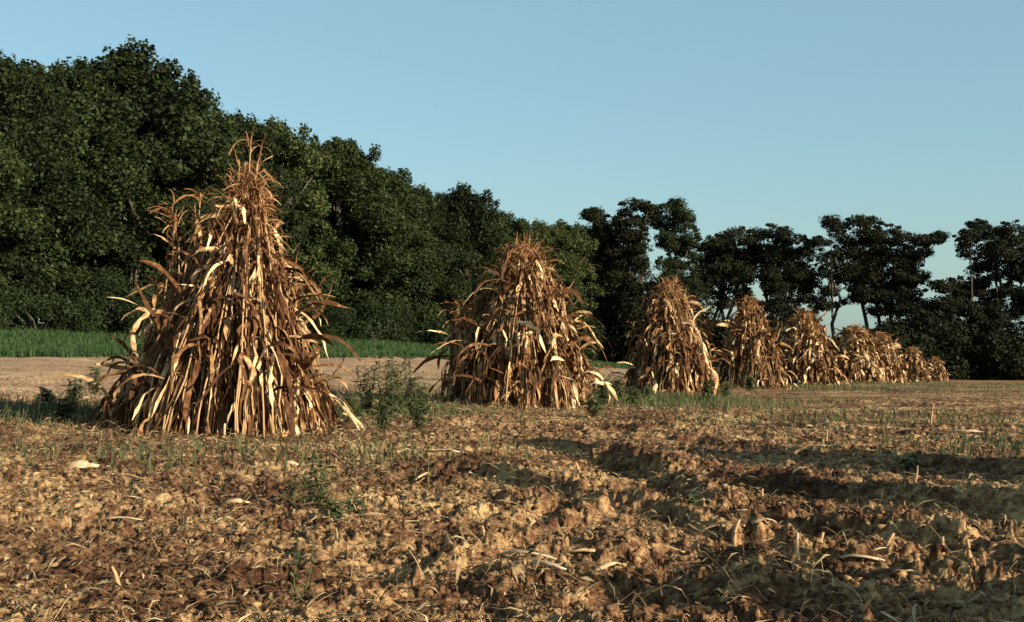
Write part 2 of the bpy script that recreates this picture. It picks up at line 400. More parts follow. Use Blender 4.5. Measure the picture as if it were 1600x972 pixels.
def one_stalk(mb, mbt, idx, base, top, axis, prof, H, r, nleaf=9, lw=.036, tassel=True, wide=1.0, deep=(.58, 1.05), tmax=.97):
    """stalk (material 1) with hanging leaves (material 0) into mb; tassel into mbt"""
    out = nrm((base[0] - axis[0] + 1e-4, base[1] - axis[1], 0))
    bow = (out[0] * r.uniform(.02, .14), out[1] * r.uniform(.02, .14), 0)
    P = stalk_path(base, top, bow)
    rad = [.0115 - .006 * i / 8 for i in range(9)]; P = [P[0]] + [(p[0] + r.gauss(0, .014), p[1] + r.gauss(0, .014), p[2]) for p in P[1:]]
    nf = tube(mb, P, rad, 5); idx += [1] * nf
    sink = [1.0]
    def coll(p):
        zz = p[2] / H
        if zz < 0 or zz > 1: return None
        ax = axis[0] + axis[2] * zz; ay = axis[1] + axis[3] * zz
        dx, dy = p[0] - ax, p[1] - ay; q = math.hypot(dx, dy); m = prof(zz) * sink[0]
        if q < m and q > .02: return (ax + dx / q * m, ay + dy / q * m, p[2])
        return None
    for k in range(nleaf):
        t = r.uniform(.10, tmax); j = t * 8; i = min(int(j), 7); f = j - i
        p = tuple(P[i][c] * (1 - f) + P[i + 1][c] * f for c in range(3))
        d0 = nrm(tuple(P[i + 1][c] - P[i][c] for c in range(3)))
        a = math.atan2(out[1], out[0]) + r.gauss(0, .9); o2 = (math.cos(a), math.sin(a), 0)
        sink[0] = r.uniform(*deep); loose = r.random() < (.10 if t < .55 else .28)
        e = r.uniform(.3, .95) if loose else r.uniform(.02, .35)
        up = r.uniform(-.3, .6) if loose else r.choice([r.uniform(-1.2, -.3), r.uniform(-1.2, -.3), r.uniform(.3, .8)])
        d = nrm((d0[0] * .3 + o2[0] * e, d0[1] * .3 + o2[1] * e, up))
        L = r.uniform(.45, 1.1) * (1.0 if t < .8 else .7)
        g = r.choice([.25, .45, .7]) if loose else r.choice([.15, .3, .8, 1.4])
        pts = hang(p, d, L, g, r, 11, coll, .19)
        side = (-o2[1], o2[0], 0)
        nf = ribbon(mb, pts, lw * r.choice([r.uniform(.25, .55), r.uniform(.5, .9), r.uniform(.8, 1.35)]) * wide, side, r.gauss(0, 2.2), r.uniform(.2, 1.1), r); idx += [0] * nf
    if tassel:
        tp = P[-1]; d0 = nrm(tuple(P[-1][c] - P[-2][c] for c in range(3)))
        for k in range(r.randint(7, 12)):
            a = r.uniform(0, 6.28); e = r.uniform(.15, .9)
            d = nrm((d0[0] + math.cos(a) * e, d0[1] + math.sin(a) * e, d0[2] + .1))
            p0 = (tp[0] - d0[0] * .03 * k / 3, tp[1] - d0[1] * .03 * k / 3, tp[2] - d0[2] * .03 * k / 2)
            pts = hang(p0, d, r.uniform(.18, .42), r.uniform(.05, .5), r, 7, None, .12)
            ribbon(mbt, pts, .0085 * wide, (math.sin(a), -math.cos(a), 0), r.gauss(0, 1), .3, r, lambda t: 1 - .5 * t)

def corn_shock(px, D, H, R, shift, label, seed, nvis=85, nin=90, prof_pts=None, lw=.036, wide=1.0, bundles=(), spire=0, nleaf=9, squash=1.0, nloose=140):
    r = random.Random(seed)
    x = (px - CX) / F * D; root = empty('corn_shock', (x, D, bz(x, D) - .02))
    tag(root, label, 'corn shock', 'corn shocks standing in a row across the field')
    PP = prof_pts or [(0, 1), (.18, .86), (.45, .67), (.65, .47), (.84, .28), (1, .2)]
    def prof(t):
        for (a, ra), (b_, rb) in zip(PP[:-1], PP[1:]):
            if t <= b_: return R * (ra + (rb - ra) * max(0, t - a) / (b_ - a))
        return R * PP[-1][1]
    axis = (0, 0, shift[0], shift[1])
    def mk(a, rr, hh, par, name, nl, mbx=None, tassel=True, deep=(.58, 1.05)):
        base = (math.cos(a) * rr, math.sin(a) * rr * squash, .0)
        zt = hh; q = prof(min(zt / H, 1)) * r.uniform(.2, 1.0); a2 = a + r.gauss(0, .35)
        top = (shift[0] * zt / H + math.cos(a2) * q, shift[1] * zt / H + math.sin(a2) * q * squash, zt)
        if mbx is not None:
            one_stalk(mbx[0], mbx[1], mbx[2], base, top, axis, prof, H, r, nl, lw, tassel, wide, deep); return
        mb, mt, ix = MB(), MB(), []
        one_stalk(mb, mt, ix, base, top, axis, prof, H, r, nl, lw, tassel, wide, deep)
        s = mb.build(name, [M['husk'], M['stalk']], par, True, ix)
        if mt.v: mt.build('tassel', M['tassel'], s)
    ncl = 15; cl = [(-math.pi / 2 + (c / (ncl - 1) - .5) * 3.9 + r.gauss(0, .07), r.uniform(.80, 1.06), r.uniform(.5, .66)) for c in range(ncl)]
    for k in range(nvis):     # sheaves of a few stalks each, leaned together
        ca, cr_, lo = cl[k % ncl]; a = ca + r.gauss(0, .055)
        mk(a, R * cr_ * r.uniform(.86, 1.0), H * r.choice([r.uniform(.55, .8), r.uniform(.75, 1.0), r.uniform(.85, 1.02)]), root, 'corn_stalk', nleaf, deep=(lo * .95, cr_))
    mb, mt, ix = MB(), MB(), []
    for k in range(nin):
        back = k % 3
        a = (math.pi / 2 + r.uniform(-1.3, 1.3)) if back == 0 else r.uniform(0, 6.283)
        rr = R * (r.uniform(.75, 1) if back == 0 else r.uniform(.1, .75))
        mk(a, rr, H * r.uniform(.7, 1.0), None, '', nleaf if back == 0 else 5, (mb, mt, ix), True, (.6, 1) if back == 0 else (.35, .75))
    # loose blades caught in the sheaf
    for k in range(nloose):
        a = r.uniform(0, 6.283); z = r.uniform(.05, .95) * H; q = prof(z / H) * r.uniform(.6, 1.0)
        p = (shift[0] * z / H + math.cos(a) * q, shift[1] * z / H + math.sin(a) * q * squash, z)
        aa = a + r.gauss(0, .8); d = nrm((math.cos(aa) * .6, math.sin(aa) * .6, r.uniform(-1.5, .8)))
        pts = hang(p, d, r.uniform(.2, .6), r.uniform(.3, 1.0), r, 7)
        nf = ribbon(mb, pts, lw * r.uniform(.4, 1.1) * wide, (-math.sin(aa), math.cos(aa), 0), r.gauss(0, 2), r.uniform(.1, .8), r); ix += [0] * nf
    for k in range(70):      # broken blades trodden in round the foot
        a = r.uniform(0, 6.283); q = R * r.uniform(.9, 1.12); aa = a + r.gauss(0, .9)
        p = (math.cos(a) * q, math.sin(a) * q * squash, r.uniform(.02, .22)); d = nrm((math.cos(aa), math.sin(aa), r.uniform(-.6, .3)))
        nf = ribbon(mb, hang(p, d, r.uniform(.15, .5), .5, r, 7), lw * r.uniform(.3, .9) * wide, (-math.sin(aa), math.cos(aa), 0), r.gauss(0, 2), .5, r); ix += [0] * nf
    s = mb.build('inner_stalks', [M['husk'], M['stalk']], root, True, ix); s['kind'] = 'stuff'
    mt.build('tassel_mass', M['tassel'], s)
    for (bx, by, tx, ty, th, nb, br) in bundles:    # a few stalks that stand or lean apart from the cone
        for k in range(nb):
            a = r.uniform(0, 6.28); q = br * math.sqrt(r.random())
            base = (bx + math.cos(a) * q, by + math.sin(a) * q, 0)
            top = (tx + r.gauss(0, br * .4), ty + r.gauss(0, br * .4), th * r.uniform(.75, 1.03))
            m1, m2, i1 = MB(), MB(), []
            one_stalk(m1, m2, i1, base, top, (bx, by, tx - bx, ty - by), lambda t: .05, th, r, nleaf - 1, lw, True, wide)
            s = m1.build('corn_stalk', [M['husk'], M['stalk']], root, True, i1); m2.build('tassel', M['tassel'], s)
    if spire:
        for dx, hh in ((.0, spire), (.06, spire * .93), (-.07, spire * .9), (.02, spire * .88)):
            m1, m2, i1 = MB(), MB(), []
            one_stalk(m1, m2, i1, (shift[0] * .5, -.3, .2), (shift[0] * 1.1 + dx, -.05, hh), axis, prof, H, r, 8, lw, True, wide, (.6, 1.05), .74)
            s = m1.build('corn_stalk', [M['husk'], M['stalk']], root, True, i1); m2.build('tassel', M['tassel'], s)
    return root

corn_shock(348, 14.2, 2.72, 1.26, (.28, 0), 'largest corn shock, nearest, at left, with one tall tassel spire above its top', 101, 88, 120,
           [(0, 1.02), (.18, .88), (.45, .66), (.60, .42), (.75, .24), (1, .12)],
           bundles=[(-.55, -.1, -.15, -.05, 2.68, 7, .24), (-.6, -.1, -.50, -.05, 2.5, 4, .15), (.55, -.1, .66, -.05, 2.0, 5, .1), (-1.0, -.2, -.60, 0, 1.6, 9, .22), (-1.12, -.3, -.72, 0, 1.0, 7, .15), (-1.3, -.25, -.7, 0, .85, 8, .16)], spire=3.22, nleaf=11)
corn_shock(818, 20.6, 2.58, 1.12, (.02, 0), 'second largest corn shock, with a shorter dark bundle leaning on its left side', 202, 85, 100,
           [(0, 1), (.3, .85), (.5, .72), (.62, .54), (.75, .42), (.9, .36), (1, .16)], lw=.040,
           bundles=[(-1.08, .0, -.98, 0.1, 1.66, 13, .24), (.55, -.2, .66, -.1, 2.1, 6, .14), (0, -.1, .18, 0, 2.72, 5, .2)], nleaf=10)
corn_shock(1048, 31.8, 2.72, 1.13, (-.02, 0), 'third corn shock from the left, a tapering cone right of the wood edge', 303, 70, 90,
           [(0, 1), (.3, .88), (.5, .72), (.65, .54), (.8, .44), (.93, .36), (1, .18)], lw=.045, wide=1.15, nleaf=9, bundles=[(1.0, -.2, .8, 0, .8, 5, .25)])
corn_shock(1176, 39.4, 2.68, 1.12, (-.10, 0), 'fourth corn shock, its pointed top in front of a gap in the trees', 404, 55, 80,
           [(0, 1), (.3, .90), (.5, .76), (.65, .58), (.8, .42), (.92, .30), (1, .12)], lw=.05, wide=1.3, nleaf=9)
proto = corn_shock(1268, 48, 2.7, 1.1, (-.25, 0), 'fifth corn shock, just right of the one with the pointed top', 505, 45, 70,
           [(0, 1), (.3, .95), (.5, .84), (.7, .66), (.85, .48), (.95, .32), (1, .15)], lw=.055, wide=1.5, nleaf=8)
index_kids()
for (px, D, rz, sc, lab) in [(1332, 60, .5, .97, 'sixth corn shock, broad and blunt, pressed against the seventh'),
                            (1374, 70, -.4, 1.0, 'seventh corn shock, sloping down to the right towards the small far ones'),
                            (1426, 88, .25, .86, 'second farthest corn shock, small, in front of the dark undergrowth'),
                            (1464, 104, -.2, .72, 'farthest and smallest corn shock, at the right end of the row')]:
    c = copy_tree(proto); x = (px - CX) / F * D
    c.location = (x, D, bz(x, D) - .03); c.rotation_euler = (0, rz * .16, rz * 5); c.scale = (sc * (1.2 + rz * .2), sc * 1.2, sc); c['label'] = lab

c = copy_tree(proto); c.location = (7.25, 8.3, bz(7.25, 8.3) - .02); c.scale = (1.05, 1.05, 1.05); c.rotation_euler = (0, 0, 2.0)  # unseen shock, inferred from the long shadow it is put in to cast
c['label'] = 'unseen corn shock put outside the right edge to cast the long shadow crossing the furrows'
c = copy_tree(proto); c.location = (8.0, 4.9, bz(8.0, 4.9) - .02); c.scale = (1.0, 1.0, .95); c.rotation_euler = (0, 0, 4.0)  # another unseen shock, added for a second shadow band on the soil
c['label'] = 'unseen corn shock added outside the right edge to cast a shadow, between the two others there'
c = copy_tree(proto); c.location = (7.25, 1.35, bz(7.25, 1.35) - .02); c.scale = (.8, .8, .98); c.rotation_euler = (0, 0, 1.0)  # added out of view and narrowed, to shade the bottom foreground
c['label'] = 'unseen slim corn shock added outside the right edge so its shadow tip reaches the bottom foreground'

# ------------------------------------------------------------------ trees
def leaves_np(C, Rd, counts, size, seed, up=.25):
    """leaf sprays spread through the outer part of each clump. C centres, Rd radii (n,3)"""
    q = np.random.RandomState(seed); idx = np.repeat(np.arange(len(C)), counts); n = len(idx)
    d = q.randn(n, 3); d /= np.linalg.norm(d, axis=1)[:, None]
    rad = 1 - .55 * q.rand(n) ** 1.6
    lump = 1 + .36 * np.sin(d[:, 0] * 5 + idx) * np.sin(d[:, 1] * 6 + idx * 2) * np.sin(d[:, 2] * 5 + idx * 3)
    P = C[idx] + d * Rd[idx] * (rad * lump)[:, None]
    nn = d + q.randn(n, 3) * .8 + np.array([0, 0, up]); nn /= np.linalg.norm(nn, axis=1)[:, None]
    t = np.cross(nn, q.randn(n, 3)); t /= np.linalg.norm(t, axis=1)[:, None]; b_ = np.cross(nn, t)
    s = (size * (.45 + .9 * q.rand(n)))[:, None]; e = s * (.45 + .3 * q.rand(n))[:, None]
    V = np.stack([P - t * s, P - b_ * e - nn * e * .25, P + t * s, P + b_ * e - nn * e * .25], 1).reshape(-1, 3)
    return V, np.arange(n * 4).reshape(n, 4)

def limb(mb, a, c, r0, r1, r):
    n = 6; pts = []
    for i in range(n):
        t = i / (n - 1); s = .08 * math.dist(a, c) * math.sin(t * 3.14)
        pts.append((a[0] + (c[0] - a[0]) * t + r.gauss(0, s * .3), a[1] + (c[1] - a[1]) * t + r.gauss(0, s * .3), a[2] + (c[2] - a[2]) * t + s * .7))
    tube(mb, pts, [r0 + (r1 - r0) * i / (n - 1) for i in range(n)], 6)

# six kinds of wood-edge tree, 10 m tall, foliage nearly to the ground
WT = []
for v in range(7):
    r = random.Random(900 + v); C = []; Rd = []
    Wd = r.uniform(2.4, 3.3)
    for k in range(62):
        t = r.random() ** .8; z = .5 + 9.0 * t
        env = Wd * (math.sin(min(1, (t * .80 + .2)) * math.pi) ** .55 if t > .3 else (.82 + .18 * t / .3)) + .15
        a = r.uniform(0, 6.283); q = env * math.sqrt(r.uniform(.25, 1))
        C.append((math.cos(a) * q, math.sin(a) * q, z)); s = r.choice([r.uniform(.35, .6), r.uniform(.6, 1.2)]); Rd.append((s * 1.15, s * 1.15, s * .8))
    for k in range(26):   # sprays on top
        a = r.uniform(0, 6.28); q = r.uniform(0, 2.8); C.append((math.cos(a) * q, math.sin(a) * q, 9.8 - q * q * .22 + r.uniform(-.2, .5))); s = r.uniform(.16, .40); Rd.append((s, s, s * 1.5))
    C = np.array(C); Rd = np.array(Rd); cnt = (1150 * Rd[:, 0] ** 1.7 + 40).astype(int)
    V, Q = leaves_np(C, Rd, cnt, .082, 300 + v)
    crown = np_mesh('crown', V, Q, M['wood_leaf'])
    mb = MB(); top = (r.uniform(-.3, .3), r.uniform(-.3, .3), 8.6)
    limb(mb, (0, 0, -.3), top, .22, .05, r)
    for k in range(16):
        c = C[r.randrange(len(C))]; z0 = max(1.2, c[2] * .65); limb(mb, (top[0] * z0 / 8.6, top[1] * z0 / 8.6, z0), tuple(c), .07, .02, r)
    WT.append((crown, mb.mesh('trunk', M['bark'])))

def dline(px): return 1 / (.0161 - .0000085 * min(px, 990))
def wood_tree(px, top, off, label, v, wsc, rz, group='trees along the edge of the wood', mat=None):
    top += 24 if px < 130 else 10
    D = dline(px) + off; x = (px - CX) / F * D; z = bz(x, D)
    zt = at(px, top, D)[2]; H = (zt - z) / 10.05
    root = empty('tree', (x, D, z), rz, (H * wsc, H * wsc, H)); tag(root, label, 'tree', group)
    link('crown', WT[v][0], root); link('trunk', WT[v][1], root)
    return root
front = [(-130, 66, 'tree at the far left end of the wood, half cut off by the left edge'), (5, 78, 'tall bushy tree at the left edge of the picture'),
 (95, 100, 'tree with a ragged crown left of the tallest sprig-topped tree'), (205, 84, 'tallest tree of the wood, its top set with small upright sprigs'),
 (285, 165, 'tree behind the left tassels of the largest corn shock'), (370, 184, 'tree right behind the tassel spire of the largest corn shock'),
 (440, 196, 'rounded tree just right of the tassel spire'), (530, 218, 'tree with an open sprigged top right of the largest shock'),
 (600, 262, 'tree in mid tree line, just right of the open sprigged top'), (660, 297, 'tree in the dip left of the pointed tree'),
 (728, 292, 'tree with a small pointed tip halfway down the sloping tree line'), (785, 332, 'tree left above the second largest corn shock'),
 (835, 345, 'tree directly above the top of the second largest shock'), (885, 346, 'tree right of the top of the second largest shock'), (935, 346, 'last green tree at the right end of the wood')]
for k, (px, top, lab) in enumerate(front):
    wood_tree(px, top, 0 + (k * 37 % 5) * .6, lab, k % 7, [1.1, 1, 1.05, 1.15][k % 4], k * 1.7)
back = [(50, 96), (150, 108), (245, 120), (325, 185), (405, 200), (488, 226), (565, 255), (630, 290), (695, 305), (760, 325), (812, 345), (862, 350), (915, 350)]
for k, (px, top) in enumerate(back):
    wood_tree(px, top, 7.5, 'tree of the second rank, only its top showing above the front trees', (k + 3) % 7, 1.2, k * 2.3 + 1, 'trees of the second rank in the wood')

def shrub(px, D, wd, hh, label, seed, mat='shrub_leaf', group='shrubs at the foot of the wood', size=.085, name='shrub'):
    r = random.Random(seed); C = []; Rd = []
    for k in range(16):
        a = r.uniform(0, 6.28); q = wd * .5 * math.sqrt(r.random()); z = hh * r.uniform(.15, .85) * (1 - .4 * q / wd); s = hh * r.uniform(.16, .30)
        C.append((math.cos(a) * q, math.sin(a) * q, z)); Rd.append((s * 1.2, s * 1.2, s))
    C = np.array(C); Rd = np.array(Rd); V, Q = leaves_np(C, Rd, (520 * Rd[:, 0] ** 1.6 + 60).astype(int), size, seed)
    x = (px - CX) / F * D; root = empty(name, (x, D, bz(x, D))); tag(root, label, 'shrub', group)
    link('foliage', np_mesh('foliage', V, Q, M[mat]), root)
    mb = MB()
    for k in range(6): limb(mb, (r.gauss(0, .1), r.gauss(0, .1), -.1), tuple(C[k]), .05, .015, r)
    mb.build('stems', M['bark'], root); return root
SL = ['shrub at the left edge at the foot of the wood', 'low shrub left of the largest shock, on the green strip', 'bright green shrub just left of the largest corn shock',
      'shrub behind the largest corn shock', 'shrub low behind the right flank of the largest shock', 'shrub right of the largest shock at the wood foot', 'shrub midway between the two largest shocks',
      'shrub left of the second largest shock', 'shrub behind the dark leaning bundle', 'shrub behind the second largest shock', 'shrub right of the second largest shock', 'shrub at the right end of the wood foot']
for k, px in enumerate([-60, 60, 185, 290, 400, 500, 580, 650, 720, 800, 880, 940]):
    D = dline(px) - 4.0
    shrub(px, D, 5.2, [3.0, 2.2, 4.2, 3.0, 3.4, 2.6, 3.2, 2.5, 3.0, 3.4, 4.4, 4.6][k], SL[k], 600 + k)

# open-crowned trees at the right, each with its own limbs and layers of foliage
for k, px in enumerate(range(-140, 1000, 75)):
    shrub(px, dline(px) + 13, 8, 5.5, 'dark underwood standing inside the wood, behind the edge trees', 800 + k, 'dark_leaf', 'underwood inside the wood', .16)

def open_tree(name_label, base_px, base_y, D, trunks, clumps, seed, thick=2.2, size=.115, dens=1.6, mat='dark_leaf', name='tree'):
    r = random.Random(seed); x = (base_px - CX) / F * D; z = bz(x, D)
    root = empty(name, (x, D, z)); tag(root, name_label, 'tree', 'open crowned trees beyond the right end of the field')
    def loc(px, py, dy): p = at(px, py, D + dy); return (p[0] - x, dy, p[2] - z)
    C = []; Rd = []; anchors = []
    for (cx, cy, rx, ry) in clumps:
        s = D / F; kk = max(4, int(rx * ry / 34)); dy0 = r.uniform(-thick, thick) * .6
        anchors.append(loc(cx, cy + ry * .3, dy0))
        for j in range(kk):
            a = r.uniform(0, 6.28); q = math.sqrt(r.random()) * .82
            dy = dy0 + r.uniform(-1, 1) * thick * .7
            C.append(loc(cx + math.cos(a) * q * rx, cy + math.sin(a) * q * ry, dy)); rr = r.uniform(7, 13) * s
            Rd.append((rr * 1.35, rr * 1.35, rr * .7))
        for j in range(max(4, int((rx + ry) / 5))):      # loose twigs of leaves round the edge
            a = r.uniform(0, 6.28); q = r.uniform(.9, 1.22); rr = r.uniform(2.2, 5) * s
            C.append(loc(cx + math.cos(a) * q * rx, cy + math.sin(a) * q * ry - 1, dy0 + r.uniform(-1, 1) * thick * .5)); Rd.append((rr * 1.3, rr * 1.3, rr * .8))
    C = np.array(C); Rd = np.array(Rd); V, Q = leaves_np(C, Rd, (dens * (150 * Rd[:, 0] ** 1.5 + 26)).astype(int), size, seed, .5)
    link('crown', np_mesh('crown', V, Q, M[mat]), root)
    for (tx, ty, bx) in trunks:
        mb = MB(); a = loc(bx, base_y, 0); a = (a[0], 0, -.3); c = loc(tx, ty, 0)
        limb(mb, a, c, .24, .08, r)
        for an in anchors:
            best = min(trunks, key=lambda t: abs(loc(t[0], t[1], 0)[0] - an[0]))
            if best == (tx, ty, bx):
                f = r.uniform(.45, .9); st = tuple(a[i] + (c[i] - a[i]) * f for i in range(3))
                limb(mb, st, an, .09, .025, r)
        mb.build('trunk', M['bark'], root)
    return root
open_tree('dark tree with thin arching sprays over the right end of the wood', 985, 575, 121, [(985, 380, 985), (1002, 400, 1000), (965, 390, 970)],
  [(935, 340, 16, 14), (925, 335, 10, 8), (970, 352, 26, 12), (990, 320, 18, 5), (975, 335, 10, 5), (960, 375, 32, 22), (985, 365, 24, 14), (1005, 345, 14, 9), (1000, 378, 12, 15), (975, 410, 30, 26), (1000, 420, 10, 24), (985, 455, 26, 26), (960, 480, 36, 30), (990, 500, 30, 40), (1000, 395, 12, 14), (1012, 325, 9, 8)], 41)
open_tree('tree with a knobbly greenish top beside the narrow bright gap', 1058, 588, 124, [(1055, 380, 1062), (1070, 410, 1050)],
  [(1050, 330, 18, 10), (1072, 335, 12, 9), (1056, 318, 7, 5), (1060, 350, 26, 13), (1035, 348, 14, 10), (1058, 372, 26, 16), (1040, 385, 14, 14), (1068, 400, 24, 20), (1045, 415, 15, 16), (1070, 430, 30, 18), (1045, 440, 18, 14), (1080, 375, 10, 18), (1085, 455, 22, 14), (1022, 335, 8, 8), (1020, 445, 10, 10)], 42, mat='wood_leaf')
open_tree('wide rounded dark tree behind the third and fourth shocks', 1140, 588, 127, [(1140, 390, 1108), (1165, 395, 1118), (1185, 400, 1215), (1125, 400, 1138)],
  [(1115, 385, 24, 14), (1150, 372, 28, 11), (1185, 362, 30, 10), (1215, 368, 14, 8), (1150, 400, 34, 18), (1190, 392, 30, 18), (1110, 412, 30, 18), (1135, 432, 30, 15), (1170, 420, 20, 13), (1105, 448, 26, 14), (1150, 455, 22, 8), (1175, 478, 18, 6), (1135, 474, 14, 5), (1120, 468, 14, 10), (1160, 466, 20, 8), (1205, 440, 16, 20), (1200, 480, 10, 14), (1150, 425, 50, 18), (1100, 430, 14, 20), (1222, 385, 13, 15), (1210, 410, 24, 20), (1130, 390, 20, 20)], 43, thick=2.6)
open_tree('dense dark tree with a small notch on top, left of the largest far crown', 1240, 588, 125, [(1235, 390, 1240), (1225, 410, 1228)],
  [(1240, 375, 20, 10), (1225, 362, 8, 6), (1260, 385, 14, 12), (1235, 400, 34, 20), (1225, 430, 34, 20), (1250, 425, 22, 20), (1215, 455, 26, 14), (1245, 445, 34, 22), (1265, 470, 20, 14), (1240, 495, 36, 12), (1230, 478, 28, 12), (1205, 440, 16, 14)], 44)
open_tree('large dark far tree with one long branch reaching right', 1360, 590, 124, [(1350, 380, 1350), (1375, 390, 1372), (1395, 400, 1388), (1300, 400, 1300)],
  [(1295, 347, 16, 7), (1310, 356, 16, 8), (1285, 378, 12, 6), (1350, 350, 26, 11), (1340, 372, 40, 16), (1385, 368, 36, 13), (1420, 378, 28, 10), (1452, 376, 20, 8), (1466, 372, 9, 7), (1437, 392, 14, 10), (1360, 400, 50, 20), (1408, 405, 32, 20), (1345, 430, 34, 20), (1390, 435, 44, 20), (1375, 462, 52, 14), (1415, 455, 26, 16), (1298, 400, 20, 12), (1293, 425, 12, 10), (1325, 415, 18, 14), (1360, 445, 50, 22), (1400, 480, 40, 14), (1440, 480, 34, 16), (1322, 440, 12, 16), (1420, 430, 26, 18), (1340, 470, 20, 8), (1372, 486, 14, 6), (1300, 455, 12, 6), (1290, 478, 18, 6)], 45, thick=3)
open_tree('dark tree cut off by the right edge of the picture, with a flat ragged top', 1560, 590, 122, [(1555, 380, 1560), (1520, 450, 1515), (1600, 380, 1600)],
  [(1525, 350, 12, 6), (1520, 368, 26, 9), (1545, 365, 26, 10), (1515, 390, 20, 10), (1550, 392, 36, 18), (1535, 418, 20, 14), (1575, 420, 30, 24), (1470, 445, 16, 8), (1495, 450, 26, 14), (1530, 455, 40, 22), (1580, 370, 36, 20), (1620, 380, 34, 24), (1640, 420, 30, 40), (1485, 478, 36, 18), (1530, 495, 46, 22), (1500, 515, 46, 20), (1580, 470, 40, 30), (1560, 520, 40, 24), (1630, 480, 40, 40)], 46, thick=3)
UL = ['dark thicket at the foot of the knobbly greenish tree', 'dark thicket between the third and fourth shocks', 'dark thicket behind the fourth shock', 'dark thicket behind the fifth shock', 'dark thicket behind the sixth shock',
      'dark thicket behind the seventh shock', 'dark thicket behind the second farthest shock', 'dark thicket behind the farthest shock', 'dark thicket right of the farthest shock', 'dark thicket at the right edge of the picture', 'dark thicket past the right edge tree', 'dark thicket at the right end of the wood']
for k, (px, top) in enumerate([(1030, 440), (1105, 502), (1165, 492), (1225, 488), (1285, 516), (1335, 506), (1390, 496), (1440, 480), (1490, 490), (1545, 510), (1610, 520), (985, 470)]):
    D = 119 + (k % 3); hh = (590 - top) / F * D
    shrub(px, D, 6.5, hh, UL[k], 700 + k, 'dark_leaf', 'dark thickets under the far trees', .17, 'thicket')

# ------------------------------------------------------------------ field litter and weeds
def litter(name, n, rmin, rmax, lmin, lmax, wd, mat, seed, lift=.012, shocks=True):
    q = np.random.RandomState(seed)
    r_ = rmin * (rmax / rmin) ** (q.rand(n) ** .8); a = q.uniform(-.42, .42, n); X = r_ * np.sin(a); Y = r_ * np.cos(a)
    if shocks:
        k = int(n * .35); cs = [(-3.2, 14.2, 1.9), (.2, 20.6, 1.8), (4, 31.8, 2.2), (-3.2, 14.2, 3), (.2, 20.6, 3)]
        for i in range(k):
            c = cs[i % 5]; aa = q.uniform(0, 6.28); rr = c[2] * (.4 + .6 * q.rand()); X[i] = c[0] + math.cos(aa) * rr; Y[i] = c[1] + math.sin(aa) * rr
    L = q.uniform(lmin, lmax, n) * (.5 + q.rand(n) ** 2); th = q.uniform(0, 6.28, n); W = wd * q.uniform(.4, 1.3, n)
    S = 5; V = np.zeros((n, S, 2, 3)); curl = q.randn(n) * .9; tilt = q.uniform(-.9, .9, n) * q.rand(n); arch = q.uniform(.0, .6, n) * L
    for s in range(S):
        t = s / (S - 1) - .5; ang = th + curl * t
        cx = X + np.cos(ang) * L * t; cy = Y + np.sin(ang) * L * t
        cz = arch * (1 - 4 * t * t) * .6 + tilt * L * t * .5
        ww = W * (1 - (2 * t) ** 2 * .8); roll = q.randn(n) * .6
        V[:, s, 0] = np.stack([cx - np.sin(ang) * ww, cy + np.cos(ang) * ww, cz + roll * ww], 1)
        V[:, s, 1] = np.stack([cx + np.sin(ang) * ww, cy - np.cos(ang) * ww, cz - roll * ww], 1)
    V = V.reshape(n, -1, 3); gz = full_z(X, Y); V[:, :, 2] += (gz + lift)[:, None]; V[:, :, 2] = np.maximum(V[:, :, 2], (gz - .01)[:, None])
    base = (np.arange(n) * S * 2)[:, None]; Q = np.concatenate([base + np.array([2 * s, 2 * s + 1, 2 * s + 3, 2 * s + 2]) for s in range(S - 1)], 0)
    me = np_mesh(name, V.reshape(-1, 3), Q, mat, True); return link(name, me)
tag(litter('leaf_litter', 15000, 4, 62, .04, .18, .007, M['litter'], 1), 'scraps of dry corn leaf and stalk strewn over the soil', 'leaf litter', kind='stuff')
tag(litter('straw_litter', 22000, 4, 60, .05, .32, .0028, M['litter'], 2, .02), 'thin dry straws strewn over the soil', 'straw', kind='stuff')

def clod_field(n, seed):
    q = np.random.RandomState(seed)
    ico = np.array([(0, 0, 1), (.894, 0, .447), (.276, .851, .447), (-.724, .526, .447), (-.724, -.526, .447), (.276, -.851, .447), (.724, .526, -.447), (-.276, .851, -.447), (-.894, 0, -.447), (-.276, -.851, -.447), (.724, -.526, -.447), (0, 0, -1)])
    T = np.array([(0,1,2),(0,2,3),(0,3,4),(0,4,5),(0,5,1),(1,6,2),(2,6,7),(2,7,3),(3,7,8),(3,8,4),(4,8,9),(4,9,5),(5,9,10),(5,10,1),(1,10,6),(6,11,7),(7,11,8),(8,11,9),(9,11,10),(10,11,6)])
    r_ = 4 * (24 / 4) ** q.rand(n); a = q.uniform(-.42, .42, n); X = r_ * np.sin(a); Y = r_ * np.cos(a)
    keep = fbm(X, Y, 1.1, 77, 3) + q.randn(n) * .3 > -.1; X, Y = X[keep], Y[keep]; n = len(X)
    s = .005 + .020 * q.rand(n) ** 5
    V = ico[None] * (s[:, None, None] * (1 + .35 * q.randn(n, 12, 1)) * np.array([1.2, 1.0, .75]))
    Z = full_z(X, Y) + s * .3; V += np.stack([X, Y, Z], 1)[:, None]
    Q = (np.arange(n) * 12)[:, None, None] + T[None]
    return link('soil_clods', np_mesh('soil_clods', V.reshape(-1, 3), Q.reshape(-1, 3), M['soil']))
tag(clod_field(42000, 5), 'loose crumbs and small clods of dry soil over the field', 'soil clods', kind='stuff')

